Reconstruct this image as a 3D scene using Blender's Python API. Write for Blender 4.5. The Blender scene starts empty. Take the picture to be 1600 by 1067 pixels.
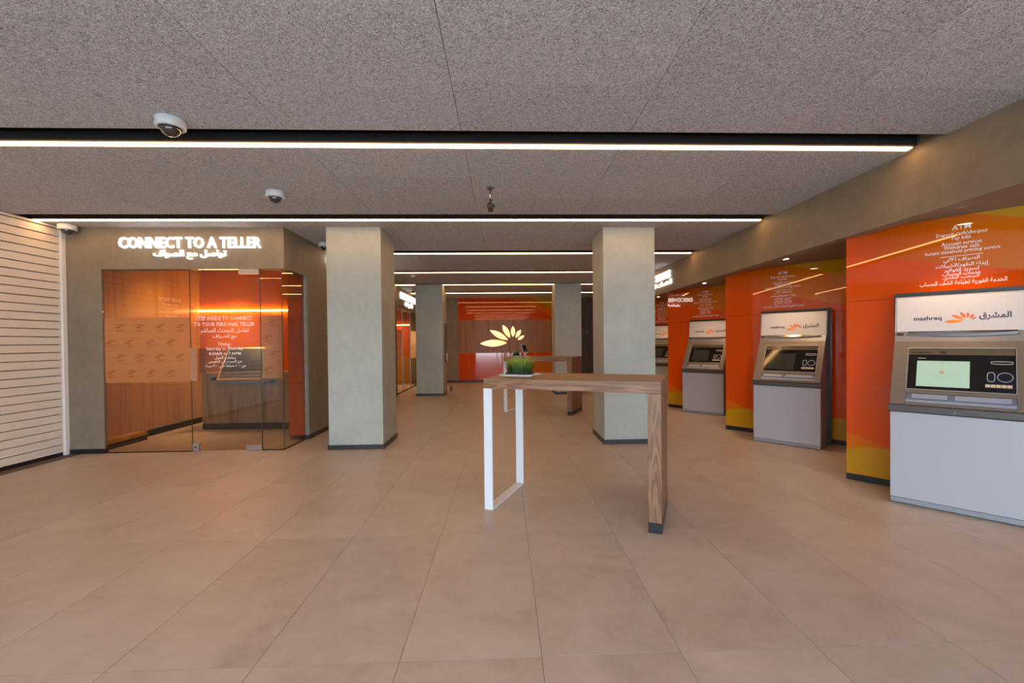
import bpy, bmesh, math, random
from mathutils import Vector, Matrix
random.seed(7)
C = bpy.context.scene.collection
PI = math.pi
H = 2.935                                   # ceiling height

# ------------------------------------------------------------------ camera
cam_d = bpy.data.cameras.new('camera'); cam = bpy.data.objects.new('camera', cam_d); C.objects.link(cam)
cam_d.sensor_width = 36; cam_d.lens = 690 / 1600 * 36
cam_d.shift_x = -13 / 1600; cam_d.shift_y = 8.5 / 1600
cam_d.clip_start = 0.02; cam_d.clip_end = 300
yaw, pitch, roll = math.atan(25 / 690), math.atan(8 / 690), 0.010
fw = Vector((math.sin(yaw) * math.cos(pitch), math.cos(yaw) * math.cos(pitch), -math.sin(pitch)))
rt = Vector((math.cos(yaw), -math.sin(yaw), 0)); up = rt.cross(fw)
r2 = rt * math.cos(roll) - up * math.sin(roll); u2 = up * math.cos(roll) + rt * math.sin(roll)
M = Matrix((r2, u2, -fw)).transposed().to_4x4(); M.translation = (0, 0, 1.4)
cam.matrix_world = M
bpy.context.scene.camera = cam

# ------------------------------------------------------------------ world, exposure, light levels
w = bpy.data.worlds.new('world'); bpy.context.scene.world = w; w.use_nodes = True
bg = w.node_tree.nodes['Background']
bg.inputs[0].default_value = (0.73, 0.88, 1.0, 1); bg.inputs[1].default_value = 9.0
sun_d = bpy.data.lights.new('sun', 'SUN'); sun_d.energy = 9.0; sun_d.angle = 0.01; sun_d.color = (1.0, 0.95, 0.88)
sun = bpy.data.objects.new('sun', sun_d); C.objects.link(sun); sun.rotation_euler = (math.radians(-38), math.radians(12), 0)   # comes over the roof and falls on the paving outside
vs = bpy.context.scene.view_settings
vs.view_transform = 'Standard'; vs.look = 'None'; vs.gamma = 1; vs.use_curve_mapping = False
vs.exposure = 0.15
LED = 17.0            # ceiling strips
LED_COL = (1.0, 0.53, 0.21)
SIGN = 1.6
SPOT = 45.0          # downlights over the cash machines, watts

# ------------------------------------------------------------------ node helpers
def newmat(name):
    m = bpy.data.materials.new(name); m.use_nodes = True
    nt = m.node_tree; return m, nt, nt.nodes['Principled BSDF']
def sset(b, **k):
    for a, v in k.items():
        b.inputs[{'col': 'Base Color', 'rough': 'Roughness', 'metal': 'Metallic', 'spec': 'Specular IOR Level',
                  'ecol': 'Emission Color', 'estr': 'Emission Strength', 'coat': 'Coat Weight', 'crough': 'Coat Roughness'}[a]].default_value = v
def plain(name, col, rough=0.5, **k):
    m, nt, b = newmat(name); sset(b, col=(*col, 1), rough=rough, **k); return m
def emit(name, col, s):
    m, nt, b = newmat(name); sset(b, col=(*col, 1), ecol=(*col, 1), estr=s, rough=0.6); return m
def N(nt, t, **inp):
    n = nt.nodes.new(t)
    for k, v in inp.items():
        if k in n.inputs: n.inputs[k].default_value = v
        else: setattr(n, k, v)
    return n
def mathn(nt, op, a, b=None, clamp=False):
    n = nt.nodes.new('ShaderNodeMath'); n.operation = op; n.use_clamp = clamp
    for i, v in ((0, a), (1, b)):
        if v is None: continue
        if isinstance(v, (int, float)): n.inputs[i].default_value = v
        else: nt.links.new(v, n.inputs[i])
    return n.outputs[0]
def mixc(nt, f, a, b):
    n = nt.nodes.new('ShaderNodeMix'); n.data_type = 'RGBA'
    for i, v in ((0, f), (6, a), (7, b)):
        if isinstance(v, (int, float)): n.inputs[i].default_value = v
        elif isinstance(v, tuple): n.inputs[i].default_value = (*v, 1)
        else: nt.links.new(v, n.inputs[i])
    return n.outputs[2]
def ramp(nt, src, stops):
    n = nt.nodes.new('ShaderNodeValToRGB'); el = n.color_ramp.elements
    while len(el) < len(stops): el.new(0.5)
    for e, (p, c) in zip(el, stops): e.position = p; e.color = (*c, 1)
    nt.links.new(src, n.inputs[0]); return n.outputs[0]
def objcoord(nt, scale=(1, 1, 1), out='Object'):
    t = nt.nodes.new('ShaderNodeTexCoord'); mp = nt.nodes.new('ShaderNodeMapping')
    nt.links.new(t.outputs[out], mp.inputs[0]); mp.inputs['Scale'].default_value = scale; return mp.outputs[0]
def noise(nt, vec, scale, detail=4, rough=0.55, dist=0.0):
    n = nt.nodes.new('ShaderNodeTexNoise'); nt.links.new(vec, n.inputs['Vector'])
    n.inputs['Scale'].default_value = scale; n.inputs['Detail'].default_value = detail
    n.inputs['Roughness'].default_value = rough; n.inputs['Distortion'].default_value = dist; return n.outputs['Fac']
def bump(nt, b, h, strength, dist=0.01):
    n = nt.nodes.new('ShaderNodeBump'); n.inputs['Strength'].default_value = strength; n.inputs['Distance'].default_value = dist
    nt.links.new(h, n.inputs['Height']); nt.links.new(n.outputs[0], b.inputs['Normal'])

# ------------------------------------------------------------------ materials
def mat_cement(name, c1, c2, rough=0.55):
    m, nt, b = newmat(name); g = nt.nodes.new('ShaderNodeNewGeometry')
    v = g.outputs['Position']
    a = noise(nt, v, 1.6, 5, 0.6, 0.6); k = noise(nt, v, 9, 6, 0.65)
    f = mathn(nt, 'ADD', mathn(nt, 'MULTIPLY', a, 0.62), mathn(nt, 'MULTIPLY', k, 0.38))
    nt.links.new(ramp(nt, f, [(0.34, c1), (0.66, c2)]), b.inputs['Base Color'])
    sset(b, rough=rough, spec=0.3); bump(nt, b, k, 0.05, 0.004); return m
def mat_tile():
    m, nt, b = newmat('stone_tile')
    g = nt.nodes.new('ShaderNodeNewGeometry'); oi = nt.nodes.new('ShaderNodeObjectInfo')
    vm = nt.nodes.new('ShaderNodeVectorMath'); vm.operation = 'ADD'
    cb = nt.nodes.new('ShaderNodeCombineXYZ'); nt.links.new(mathn(nt, 'MULTIPLY', oi.outputs['Random'], 37.0), cb.inputs[2])
    nt.links.new(g.outputs['Position'], vm.inputs[0]); nt.links.new(cb.outputs[0], vm.inputs[1])
    v = vm.outputs[0]
    a = noise(nt, v, 1.9, 6, 0.6, 1.0); k = noise(nt, v, 8, 6, 0.7, 0.4)
    f = mathn(nt, 'ADD', mathn(nt, 'MULTIPLY', a, 0.6), mathn(nt, 'MULTIPLY', k, 0.4))
    f = mathn(nt, 'ADD', f, mathn(nt, 'MULTIPLY', mathn(nt, 'SUBTRACT', oi.outputs['Random'], 0.5), 0.07))
    col = ramp(nt, f, [(0.30, (0.345, 0.290, 0.245)), (0.50, (0.430, 0.372, 0.325)), (0.72, (0.495, 0.440, 0.396))])
    sp = noise(nt, v, 60, 3, 0.6)
    dk = mathn(nt, 'MULTIPLY', mathn(nt, 'GREATER_THAN', sp, 0.735), 0.35)
    nt.links.new(mixc(nt, dk, col, (0.16, 0.11, 0.09)), b.inputs['Base Color'])
    rr = mathn(nt, 'ADD', mathn(nt, 'MULTIPLY', k, 0.16), 0.30)
    nt.links.new(rr, b.inputs['Roughness']); sset(b, spec=0.42); bump(nt, b, k, 0.03, 0.003); return m
def mat_ceiling():
    m, nt, b = newmat('wood_wool_ceiling'); g = nt.nodes.new('ShaderNodeNewGeometry'); v = g.outputs['Position']
    oi = nt.nodes.new('ShaderNodeObjectInfo')
    a = noise(nt, v, 118, 3, 0.65, 1.6); k = noise(nt, v, 28, 3, 0.6, 1.0)
    f = mathn(nt, 'ADD', mathn(nt, 'MULTIPLY', a, 0.88), mathn(nt, 'MULTIPLY', k, 0.12))
    f = mathn(nt, 'ADD', f, mathn(nt, 'MULTIPLY', mathn(nt, 'SUBTRACT', oi.outputs['Random'], 0.5), 0.02))
    nt.links.new(ramp(nt, f, [(0.36, (0.11, 0.110, 0.120)), (0.49, (0.50, 0.505, 0.535)), (0.61, (0.82, 0.83, 0.87))]), b.inputs['Base Color'])
    sset(b, rough=0.95, spec=0.1); bump(nt, b, a, 0.5, 0.004); return m
def mat_wood(name, c1, c2, c3, axis='X', scale=1.0, rough=0.42, rings=True):
    m, nt, b = newmat(name)
    sc = {'X': (0.55, 9, 9), 'Z': (9, 9, 0.55), 'Y': (9, 0.55, 9)}[axis]
    v = objcoord(nt, tuple(s * scale for s in sc))
    a = noise(nt, v, 1.0, 3, 0.5, 0.9)
    fine = noise(nt, objcoord(nt, tuple(s * scale * (9 if s > 1 else 2.2) for s in sc)), 1.0, 4, 0.6)
    w_ = mathn(nt, 'SINE', mathn(nt, 'MULTIPLY', a, 42.0 if rings else 16.0))
    f = mathn(nt, 'ADD', mathn(nt, 'MULTIPLY', mathn(nt, 'ADD', w_, 1.0), 0.28), mathn(nt, 'MULTIPLY', fine, 0.44))
    nt.links.new(ramp(nt, f, [(0.12, c1), (0.45, c2), (0.85, c3)]), b.inputs['Base Color'])
    sset(b, rough=rough, spec=0.35); bump(nt, b, fine, 0.08, 0.002); return m
def mat_print(name, base, facets, rough=0.015):
    """back-painted glass: flat printed facets. facets: list of (colour, [(a,b,c),...]) -> region where a*x+b*z > c for all."""
    m, nt, b = newmat(name); t = nt.nodes.new('ShaderNodeTexCoord'); sp = nt.nodes.new('ShaderNodeSeparateXYZ')
    nt.links.new(t.outputs['Object'], sp.inputs[0]); col = None
    cur = base
    for c, hs in facets:
        k = None
        for (a, b_, cc) in hs:
            e = mathn(nt, 'ADD', mathn(nt, 'MULTIPLY', sp.outputs[0], a), mathn(nt, 'MULTIPLY', sp.outputs[2], b_))
            e = mathn(nt, 'GREATER_THAN', e, cc); k = e if k is None else mathn(nt, 'MULTIPLY', k, e)
        if len(c) == 4:                       # (colour a, colour b, x0, x1): a printed blend from a to b
            g_ = mathn(nt, 'DIVIDE', mathn(nt, 'SUBTRACT', sp.outputs[0], c[2]), c[3] - c[2], True); c = mixc(nt, g_, c[0], c[1])
        cur = mixc(nt, k, cur, c)
    if isinstance(cur, tuple): b.inputs['Base Color'].default_value = (*cur, 1)
    else: nt.links.new(cur, b.inputs['Base Color'])
    sset(b, rough=0.5, spec=0.0, coat=1.0, crough=rough); b.inputs['Coat IOR'].default_value = 1.65; return m
def mat_glass():
    m = bpy.data.materials.new('clear_glass'); m.use_nodes = True; nt = m.node_tree; nt.nodes.clear()
    o = nt.nodes.new('ShaderNodeOutputMaterial'); mx = nt.nodes.new('ShaderNodeMixShader')
    tr = nt.nodes.new('ShaderNodeBsdfTransparent'); gl = nt.nodes.new('ShaderNodeBsdfGlossy')
    tr.inputs[0].default_value = (0.84, 0.81, 0.76, 1); gl.inputs['Roughness'].default_value = 0.01
    fr = nt.nodes.new('ShaderNodeFresnel'); ge = nt.nodes.new('ShaderNodeNewGeometry')      # a thin pane: the same reflection from either side
    nt.links.new(mathn(nt, 'SUBTRACT', 1.5, mathn(nt, 'MULTIPLY', ge.outputs['Backfacing'], 0.8333)), fr.inputs[0])
    nt.links.new(fr.outputs[0], mx.inputs[0]); nt.links.new(tr.outputs[0], mx.inputs[1]); nt.links.new(gl.outputs[0], mx.inputs[2])
    nt.links.new(mx.outputs[0], o.inputs[0]); return m
def mat_frost():
    m = bpy.data.materials.new('frosted_film'); m.use_nodes = True; nt = m.node_tree; nt.nodes.clear()
    o = nt.nodes.new('ShaderNodeOutputMaterial'); mx = nt.nodes.new('ShaderNodeMixShader'); m2 = nt.nodes.new('ShaderNodeMixShader')
    tl = nt.nodes.new('ShaderNodeBsdfTranslucent'); df = nt.nodes.new('ShaderNodeBsdfDiffuse'); tr = nt.nodes.new('ShaderNodeBsdfTransparent')
    tl.inputs[0].default_value = (0.98, 0.86, 0.68, 1); df.inputs[0].default_value = (0.55, 0.40, 0.26, 1); tr.inputs[0].default_value = (0.95, 0.95, 0.95, 1)
    mx.inputs[0].default_value = 0.18; m2.inputs[0].default_value = 0.52
    nt.links.new(tl.outputs[0], mx.inputs[1]); nt.links.new(df.outputs[0], mx.inputs[2])
    nt.links.new(mx.outputs[0], m2.inputs[1]); nt.links.new(tr.outputs[0], m2.inputs[2]); nt.links.new(m2.outputs[0], o.inputs[0]); return m
def mat_petal(name, inner, outer, cx, cz, r, strength=0.0):
    m, nt, b = newmat(name); t = nt.nodes.new('ShaderNodeTexCoord')
    d = nt.nodes.new('ShaderNodeVectorMath'); d.operation = 'DISTANCE'
    nt.links.new(t.outputs['Object'], d.inputs[0]); d.inputs[1].default_value = (cx, 0, cz)
    c = ramp(nt, mathn(nt, 'DIVIDE', d.outputs['Value'], r), [(0.15, inner), (0.95, outer)])
    nt.links.new(c, b.inputs['Base Color']); sset(b, rough=0.4)
    if strength: nt.links.new(c, b.inputs['Emission Color']); sset(b, estr=strength)
    return m

CEM = mat_cement('microcement', (0.200, 0.165, 0.120), (0.265, 0.222, 0.165))
CEMC = mat_cement('column_microcement', (0.325, 0.350, 0.318), (0.42, 0.450, 0.415))
TILE = mat_tile(); CEIL = mat_ceiling()
GROUT = plain('grout', (0.13, 0.10, 0.085), 0.9)
BLACK = plain('black_skirting', (0.012, 0.013, 0.016), 0.35)
VOID = plain('slot_black', (0.012, 0.010, 0.010), 0.8)
WHITE = plain('white_powder_coat', (0.66, 0.70, 0.76), 0.35)
OAK_X = mat_wood('oak_along', (0.14, 0.068, 0.036), (0.22, 0.118, 0.066), (0.29, 0.165, 0.098), 'X', 1.6)
OAK_Z = mat_wood('oak_upright', (0.14, 0.068, 0.036), (0.22, 0.118, 0.066), (0.29, 0.165, 0.098), 'Z', 1.6)
OAK_W = mat_wood('oak_wall', (0.36, 0.160, 0.022), (0.46, 0.22, 0.034), (0.52, 0.26, 0.05), 'Z', 0.7, 0.3, False)
OAK_B = mat_wood('oak_console', (0.17, 0.105, 0.06), (0.27, 0.175, 0.105), (0.34, 0.225, 0.14), 'Z', 0.8, 0.4, False)
WALNUT = mat_wood('walnut_band', (0.19, 0.070, 0.014), (0.29, 0.110, 0.022), (0.34, 0.138, 0.032), 'Z', 0.8, 0.35, False)
DARKDOOR = mat_wood('dark_door_veneer', (0.035, 0.020, 0.012), (0.055, 0.032, 0.02), (0.075, 0.045, 0.03), 'Z', 1.0, 0.4, False)
RED, ORG, YEL, DRK = (0.66, 0.072, 0.002), (0.62, 0.135, 0.003), (0.50, 0.255, 0.006), (0.40, 0.040, 0.004)
# facets on a bay: mid band of lighter orange, ochre corner top right, ochre foot
BAYP = mat_print('orange_glass_print', RED, [
    (((0.56, 0.066, 0.002), (0.60, 0.145, 0.003), 0.1, 1.1), [(0.242, 1, 2.217)]),
    (ORG, [(-0.33, -1, -0.47)]),
    (YEL, [(0.33, 1, 2.735)]),
    (YEL, [(0.0, -1, -0.345), (0.28, -1, -0.30)]),
])
BACKP = mat_print('orange_glass_back', (0.60, 0.060, 0.002), [
    (ORG, [(0.45, 1, 3.05)]), (YEL, [(0.6, 1, 3.55)]), ((0.60, 0.16, 0.01), [(0.30, -1, -0.32)])], 0.03)
BOOTHP = mat_print('orange_glass_booth', (0.70, 0.15, 0.003), [(YEL, [(0.0, -1, -1.02), (-0.05, -1, -1.0)]), (YEL, [(1.0, 0.0, 1.72), (0, -1, -1.06)])], 0.03)
SIDEP = mat_print('orange_glass_side', (0.52, 0.065, 0.006), [], 0.03)
GLASS = mat_glass(); FROST = mat_frost()
STEEL = plain('brushed_steel', (0.55, 0.55, 0.56), 0.3, metal=1.0)
CHROME = plain('chrome', (0.8, 0.82, 0.86), 0.12, metal=1.0)
SLATM = plain('cream_slat', (0.78, 0.72, 0.64), 0.38)
PRINT = plain('white_print', (0.88, 0.85, 0.82), 0.5)
FILMP = plain('film_print', (0.24, 0.10, 0.035), 0.6)
CAMW = plain('camera_shell', (0.62, 0.66, 0.70), 0.35)
CAMB = plain('camera_dark', (0.02, 0.02, 0.022), 0.3)
DOME = plain('tinted_dome', (0.03, 0.03, 0.035), 0.03, spec=0.9)
LEDM = emit('led_diffuser', LED_COL, LED)
LEDI = emit('booth_led', (1.0, 0.50, 0.15), 72.0)
SIGNM = emit('lit_letters', (1.0, 0.96, 0.92), SIGN)
LAMP = emit('lamp_face', (1.0, 0.80, 0.58), 30.0)
ATM_W = plain('atm_white_door', (0.40, 0.41, 0.455), 0.42)
ATM_G = plain('atm_grey_base', (0.26, 0.28, 0.33), 0.45)
ATM_B = plain('atm_bronze', (0.185, 0.158, 0.135), 0.36, metal=0.4)
ATM_D = plain('atm_dark_lip', (0.065, 0.055, 0.05), 0.4)
ATM_SIDE = plain('atm_side', (0.20, 0.185, 0.19), 0.42)
ATM_H = plain('atm_header_white', (0.54, 0.53, 0.55), 0.18)
ATM_BAND = plain('atm_band', (0.20, 0.20, 0.215), 0.35, metal=0.3)
ATM_K = plain('atm_black_glass', (0.008, 0.007, 0.008), 0.07)
ATM_K2 = plain('atm_olive_glass', (0.10, 0.075, 0.05), 0.15)
ATM_KEY = plain('atm_keypad', (0.55, 0.42, 0.30), 0.4)
ATM_TRAY = plain('atm_tray', (0.36, 0.42, 0.54), 0.3, metal=0.5)
ATM_TRAY2 = plain('atm_tray_dark', (0.16, 0.18, 0.23), 0.35, metal=0.3)
NAVY = plain('navy_print', (0.012, 0.02, 0.06), 0.5)
SCR_ON = emit('lit_screen', (0.03, 0.04, 0.03), 1.0); SCR_ON.node_tree.nodes['Principled BSDF'].inputs['Emission Color'].default_value = (0.35, 0.49, 0.37, 1)
SCR_OFF = plain('dark_screen', (0.035, 0.035, 0.03), 0.08)
REDP = plain('red_print', (0.6, 0.05, 0.03), 0.5)
GREY_P = plain('grey_print', (0.16, 0.18, 0.14), 0.6)
SILVER = plain('silver_edge', (0.62, 0.62, 0.64), 0.3, metal=0.6)
GOLD = plain('gold_edge', (0.75, 0.55, 0.30), 0.3, metal=0.5)
GRASS = None

# ------------------------------------------------------------------ mesh helpers
class MB:
    def __init__(s): s.bm = bmesh.new(); s.mi = 0
    def box(s, x0, x1, y0, y1, z0, z1, bev=0.0, mat=0):
        x0, x1 = sorted((x0, x1)); y0, y1 = sorted((y0, y1)); z0, z1 = sorted((z0, z1))
        vs_ = [s.bm.verts.new(p) for p in ((x0, y0, z0), (x1, y0, z0), (x1, y1, z0), (x0, y1, z0), (x0, y0, z1), (x1, y0, z1), (x1, y1, z1), (x0, y1, z1))]
        fs = [s.bm.faces.new([vs_[i] for i in f]) for f in ((0, 3, 2, 1), (4, 5, 6, 7), (0, 1, 5, 4), (1, 2, 6, 5), (2, 3, 7, 6), (3, 0, 4, 7))]
        for f in fs: f.material_index = mat
        if bev: bmesh.ops.bevel(s.bm, geom=list({e for f in fs for e in f.edges}), offset=bev, segments=1, affect='EDGES', clamp_overlap=True)
        return s
    def prism(s, pts, a0, a1, axis='x', mat=0):
        """pts: 2D outline; axis x: pts=(y,z), axis y: pts=(x,z), axis z: pts=(x,y)"""
        def P(p, a): return {'x': (a, p[0], p[1]), 'y': (p[0], a, p[1]), 'z': (p[0], p[1], a)}[axis]
        A = [s.bm.verts.new(P(p, a0)) for p in pts]; B = [s.bm.verts.new(P(p, a1)) for p in pts]; n = len(pts)
        fs = [s.bm.faces.new(A[::-1]), s.bm.faces.new(B)]
        for i in range(n): fs.append(s.bm.faces.new((A[i], A[(i + 1) % n], B[(i + 1) % n], B[i])))
        for f in fs: f.material_index = mat
        bmesh.ops.recalc_face_normals(s.bm, faces=fs); return s
    def lathe(s, prof, seg=28, c=(0, 0, 0), mat=0, mtx=None):
        rings = []
        for r, z in prof:
            if r < 1e-5: rings.append([s.bm.verts.new((c[0], c[1], c[2] + z))])
            else: rings.append([s.bm.verts.new((c[0] + r * math.cos(2 * PI * i / seg), c[1] + r * math.sin(2 * PI * i / seg), c[2] + z)) for i in range(seg)])
        fs = []
        for a, b in zip(rings, rings[1:]):
            for i in range(seg):
                j = (i + 1) % seg
                if len(a) == 1 and len(b) == 1: continue
                if len(a) == 1: q = (a[0], b[j], b[i])
                elif len(b) == 1: q = (a[i], a[j], b[0])
                else: q = (a[i], a[j], b[j], b[i])
                f = s.bm.faces.new(q); f.material_index = mat; f.smooth = True; fs.append(f)
        bmesh.ops.recalc_face_normals(s.bm, faces=fs)
        if mtx: bmesh.ops.transform(s.bm, matrix=mtx, verts=[v for r in rings for v in r])
        return s
    def tube(s, p, q, r, seg=12, mat=0):
        p, q = Vector(p), Vector(q); L = (q - p).length
        m = Matrix.Translation(p) @ (q - p).to_track_quat('Z', 'Y').to_matrix().to_4x4()
        return s.lathe([(0, 0), (r, 0), (r, L), (0, L)], seg, mat=mat, mtx=m)
    def xf(s, m): bmesh.ops.transform(s.bm, matrix=m, verts=s.bm.verts[:]); return s
    def obj(s, name, mats, parent=None, loc=None):
        me = bpy.data.meshes.new(name); s.bm.to_mesh(me); s.bm.free()
        for m in (mats if isinstance(mats, (list, tuple)) else [mats]): me.materials.append(m)
        o = bpy.data.objects.new(name, me); C.objects.link(o)
        if parent is not None: o.parent = parent
        if loc: o.location = loc
        return o
def box(name, m, x0, x1, y0, y1, z0, z1, parent=None, bev=0.0): return MB().box(x0, x1, y0, y1, z0, z1, bev).obj(name, m, parent)
def struct(o): o['kind'] = 'structure'; return o
def tag(o, label, cat, group=None):
    o['label'] = label; o['category'] = cat
    if group: o['group'] = group
    return o
def thing(name, label, cat, loc=(0, 0, 0), rot=0.0, group=None):
    o = bpy.data.objects.new(name, None); C.objects.link(o); o.location = loc; o.rotation_euler = (0, 0, rot); o.empty_display_size = 0.1
    return tag(o, label, cat, group)
def frame(name, loc, rot):
    o = bpy.data.objects.new(name, None); C.objects.link(o); o.location = loc; o.rotation_euler = (0, 0, rot); o['kind'] = 'structure'; return o
def copy_tree(o, parent=None):
    c = o.copy(); C.objects.link(c); c.parent = parent
    for ch in list(o.children): copy_tree(ch, c)
    return c

# ------------------------------------------------------------------ lettering
AR = {'ا': (0xFE8D, 0xFE8E), 'أ': (0xFE83, 0xFE84), 'إ': (0xFE87, 0xFE88), 'آ': (0xFE81, 0xFE82), 'ب': 0xFE8F, 'ت': 0xFE95, 'ث': 0xFE99, 'ج': 0xFE9D,
      'ح': 0xFEA1, 'خ': 0xFEA5, 'د': (0xFEA9, 0xFEAA), 'ذ': (0xFEAB, 0xFEAC), 'ر': (0xFEAD, 0xFEAE), 'ز': (0xFEAF, 0xFEB0), 'س': 0xFEB1, 'ش': 0xFEB5,
      'ص': 0xFEB9, 'ض': 0xFEBD, 'ط': 0xFEC1, 'ظ': 0xFEC5, 'ع': 0xFEC9, 'غ': 0xFECD, 'ف': 0xFED1, 'ق': 0xFED5, 'ك': 0xFED9, 'ل': 0xFEDD, 'م': 0xFEE1,
      'ن': 0xFEE5, 'ه': 0xFEE9, 'و': (0xFEED, 0xFEEE), 'ي': 0xFEF1, 'ى': (0xFEEF, 0xFEF0), 'ة': (0xFE93, 0xFE94), 'ئ': 0xFE89, 'ء': (0xFE80,)}
LA = {'ا': 0xFEFB, 'أ': 0xFEF7, 'إ': 0xFEF9, 'آ': 0xFEF5}
def shape_ar(t):
    out = []; i = 0
    def dual(c): return isinstance(AR.get(c), int)
    def joins_next(c): return dual(c)
    def takes_prev(c): return c in AR and AR[c] != (0xFE80,)
    prev = None
    while i < len(t):
        c = t[i]; nx = t[i + 1] if i + 1 < len(t) else None
        if c not in AR:
            out.append(c); prev = None; i += 1; continue
        pj = prev is not None and joins_next(prev)
        if c == 'ل' and nx in LA:
            out.append(chr(LA[nx] + (1 if pj else 0))); prev = nx; i += 2; continue
        nj = dual(c) and nx is not None and takes_prev(nx)
        if dual(c): out.append(chr(AR[c] + (3 if pj and nj else 2 if nj else 1 if pj else 0)))
        else: out.append(chr(AR[c][1] if pj and len(AR[c]) > 1 else AR[c][0]))
        prev = c; i += 1
    s = ''.join(out)[::-1]
    # digits keep left-to-right order
    res = ''; buf = ''
    for ch in s:
        if '\u0660' <= ch <= '\u0669' or ch == ':' or ch == '.': buf = ch + buf
        else: res += buf + ch; buf = ''
    return res + buf
def text_mesh(body, bold=0.0, extrude=0.0, res=2):
    cu = bpy.data.curves.new('lettering', 'FONT'); cu.body = body; cu.offset = bold; cu.extrude = extrude; cu.resolution_u = res
    cu.size = 1.0; cu.align_x = 'LEFT'; cu.fill_mode = 'BOTH' if extrude else 'FRONT'
    o = bpy.data.objects.new('lettering', cu); C.objects.link(o)
    me = bpy.data.meshes.new_from_object(o.evaluated_get(bpy.context.evaluated_depsgraph_get()))
    bpy.data.objects.remove(o); bpy.data.curves.remove(cu); return me
def fit(me, x0, x1, z0, z1, y=0.0, flat=None):
    """map a text mesh (x right, y up) into the box x0..x1, z0..z1 of a plane that faces -y"""
    xs = [v.co.x for v in me.vertices]; ys = [v.co.y for v in me.vertices]
    ax, bx, ay, by = min(xs), max(xs), min(ys), max(ys)
    for v in me.vertices:
        X = x0 + (v.co.x - ax) / max(bx - ax, 1e-6) * (x1 - x0); Z = z0 + (v.co.y - ay) / max(by - ay, 1e-6) * (z1 - z0)
        v.co = (X, y - v.co.z, Z)
    return me
def place_text(name, body, mat, parent, x0, x1, z0, z1, y=0.0, bold=0.0, extrude=0.0, res=1, label=None, mtx=None):
    me = fit(text_mesh(body, bold, extrude, res), x0, x1, z0, z1, y)
    if mtx: me.transform(mtx)
    me.materials.clear(); me.materials.append(mat)
    o = bpy.data.objects.new(name, me); C.objects.link(o); o.parent = parent
    if label: o['label'] = label
    return o
def rows(parent, lst, mat, y=-0.004, bold=0.0):
    for (body, cx, wd, zc, h) in lst:
        place_text('lettering', body, mat, parent, cx - wd / 2, cx + wd / 2, zc - h / 2, zc + h / 2, y, bold)
def split_letters(me, gap=0.0):
    """split a text mesh into letters by runs of x that do not overlap"""
    bm = bmesh.new(); bm.from_mesh(me); bm.verts.ensure_lookup_table()
    seen = set(); comps = []
    for v in bm.verts:
        if v.index in seen: continue
        st = [v]; comp = []; seen.add(v.index)
        while st:
            a = st.pop(); comp.append(a.index)
            for e in a.link_edges:
                b = e.other_vert(a)
                if b.index not in seen: seen.add(b.index); st.append(b)
        xs = [bm.verts[i].co.x for i in comp]; comps.append([min(xs), max(xs), comp])
    comps.sort(key=lambda c: c[0]); groups = []
    for c in comps:
        if groups and c[0] < groups[-1][1] - gap: groups[-1][1] = max(groups[-1][1], c[1]); groups[-1][2] += c[2]
        else: groups.append([c[0], c[1], list(c[2])])
    out = []
    for g in groups:
        idx = set(g[2]); b2 = bmesh.new(); mp = {}
        for f in bm.faces:
            if f.verts[0].index in idx:
                for v in f.verts:
                    if v.index not in mp: mp[v.index] = b2.verts.new(v.co)
                try: b2.faces.new([mp[v.index] for v in f.verts])
                except ValueError: pass
        m2 = bpy.data.meshes.new('letter'); b2.to_mesh(m2); b2.free(); out.append(m2)
    bm.free(); return out
def lit_sign(label, loc, rot, latin, x0, x1, z0, z1, arabic, a0, a1, b0, b1, SIGNM=SIGNM):
    t = thing('illuminated_sign', label, 'sign', loc, rot)
    me = fit(text_mesh(latin, 0.012, 0.014, 2), x0, x1, z0, z1, -0.022)
    for m in split_letters(me, 0.002):
        m.materials.append(SIGNM); o = bpy.data.objects.new('letter', m); C.objects.link(o); o.parent = t
    place_text('arabic_lettering', shape_ar(arabic), SIGNM, t, a0, a1, b0, b1, -0.022, 0.010, 0.014, 2)
    return t
PET = [((650, 583), (862, 578), 27), ((727, 478), (870, 557), 22), ((827, 437), (885, 540), 20), ((908, 447), (908, 533), 17), ((970, 477), (928, 540), 15), ((998, 522), (943, 557), 11)]
def petal_outline(p, q, hw, n=9):
    p, q = Vector(p), Vector(q); d = q - p; nrm = Vector((-d.y, d.x)).normalized()
    A = [p + d * (i / n) + nrm * hw * math.sin(PI * (i / n)) ** 0.85 for i in range(n + 1)]
    B = [p + d * (i / n) - nrm * hw * math.sin(PI * (i / n)) ** 0.85 for i in range(n - 1, 0, -1)]
    return A + B
def petals_mesh(k, x0, z0, thick=0.0, joined=True):
    """the six-petal mark, k metres per unit; x0,z0 = place of the long petal's tip"""
    res = []; mb = MB()
    for p, q, hw in PET:
        o = [(x0 + (a.x - 650) * k, z0 + (583 - a.y) * k) for a in petal_outline(p, q, hw)]
        if not joined: mb = MB()
        if thick: mb.prism(o, -thick, 0, 'y')
        else: mb.bm.faces.new([mb.bm.verts.new((x, 0, z)) for x, z in o])
        if not joined: res.append(mb)
    return mb if joined else res

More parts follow.
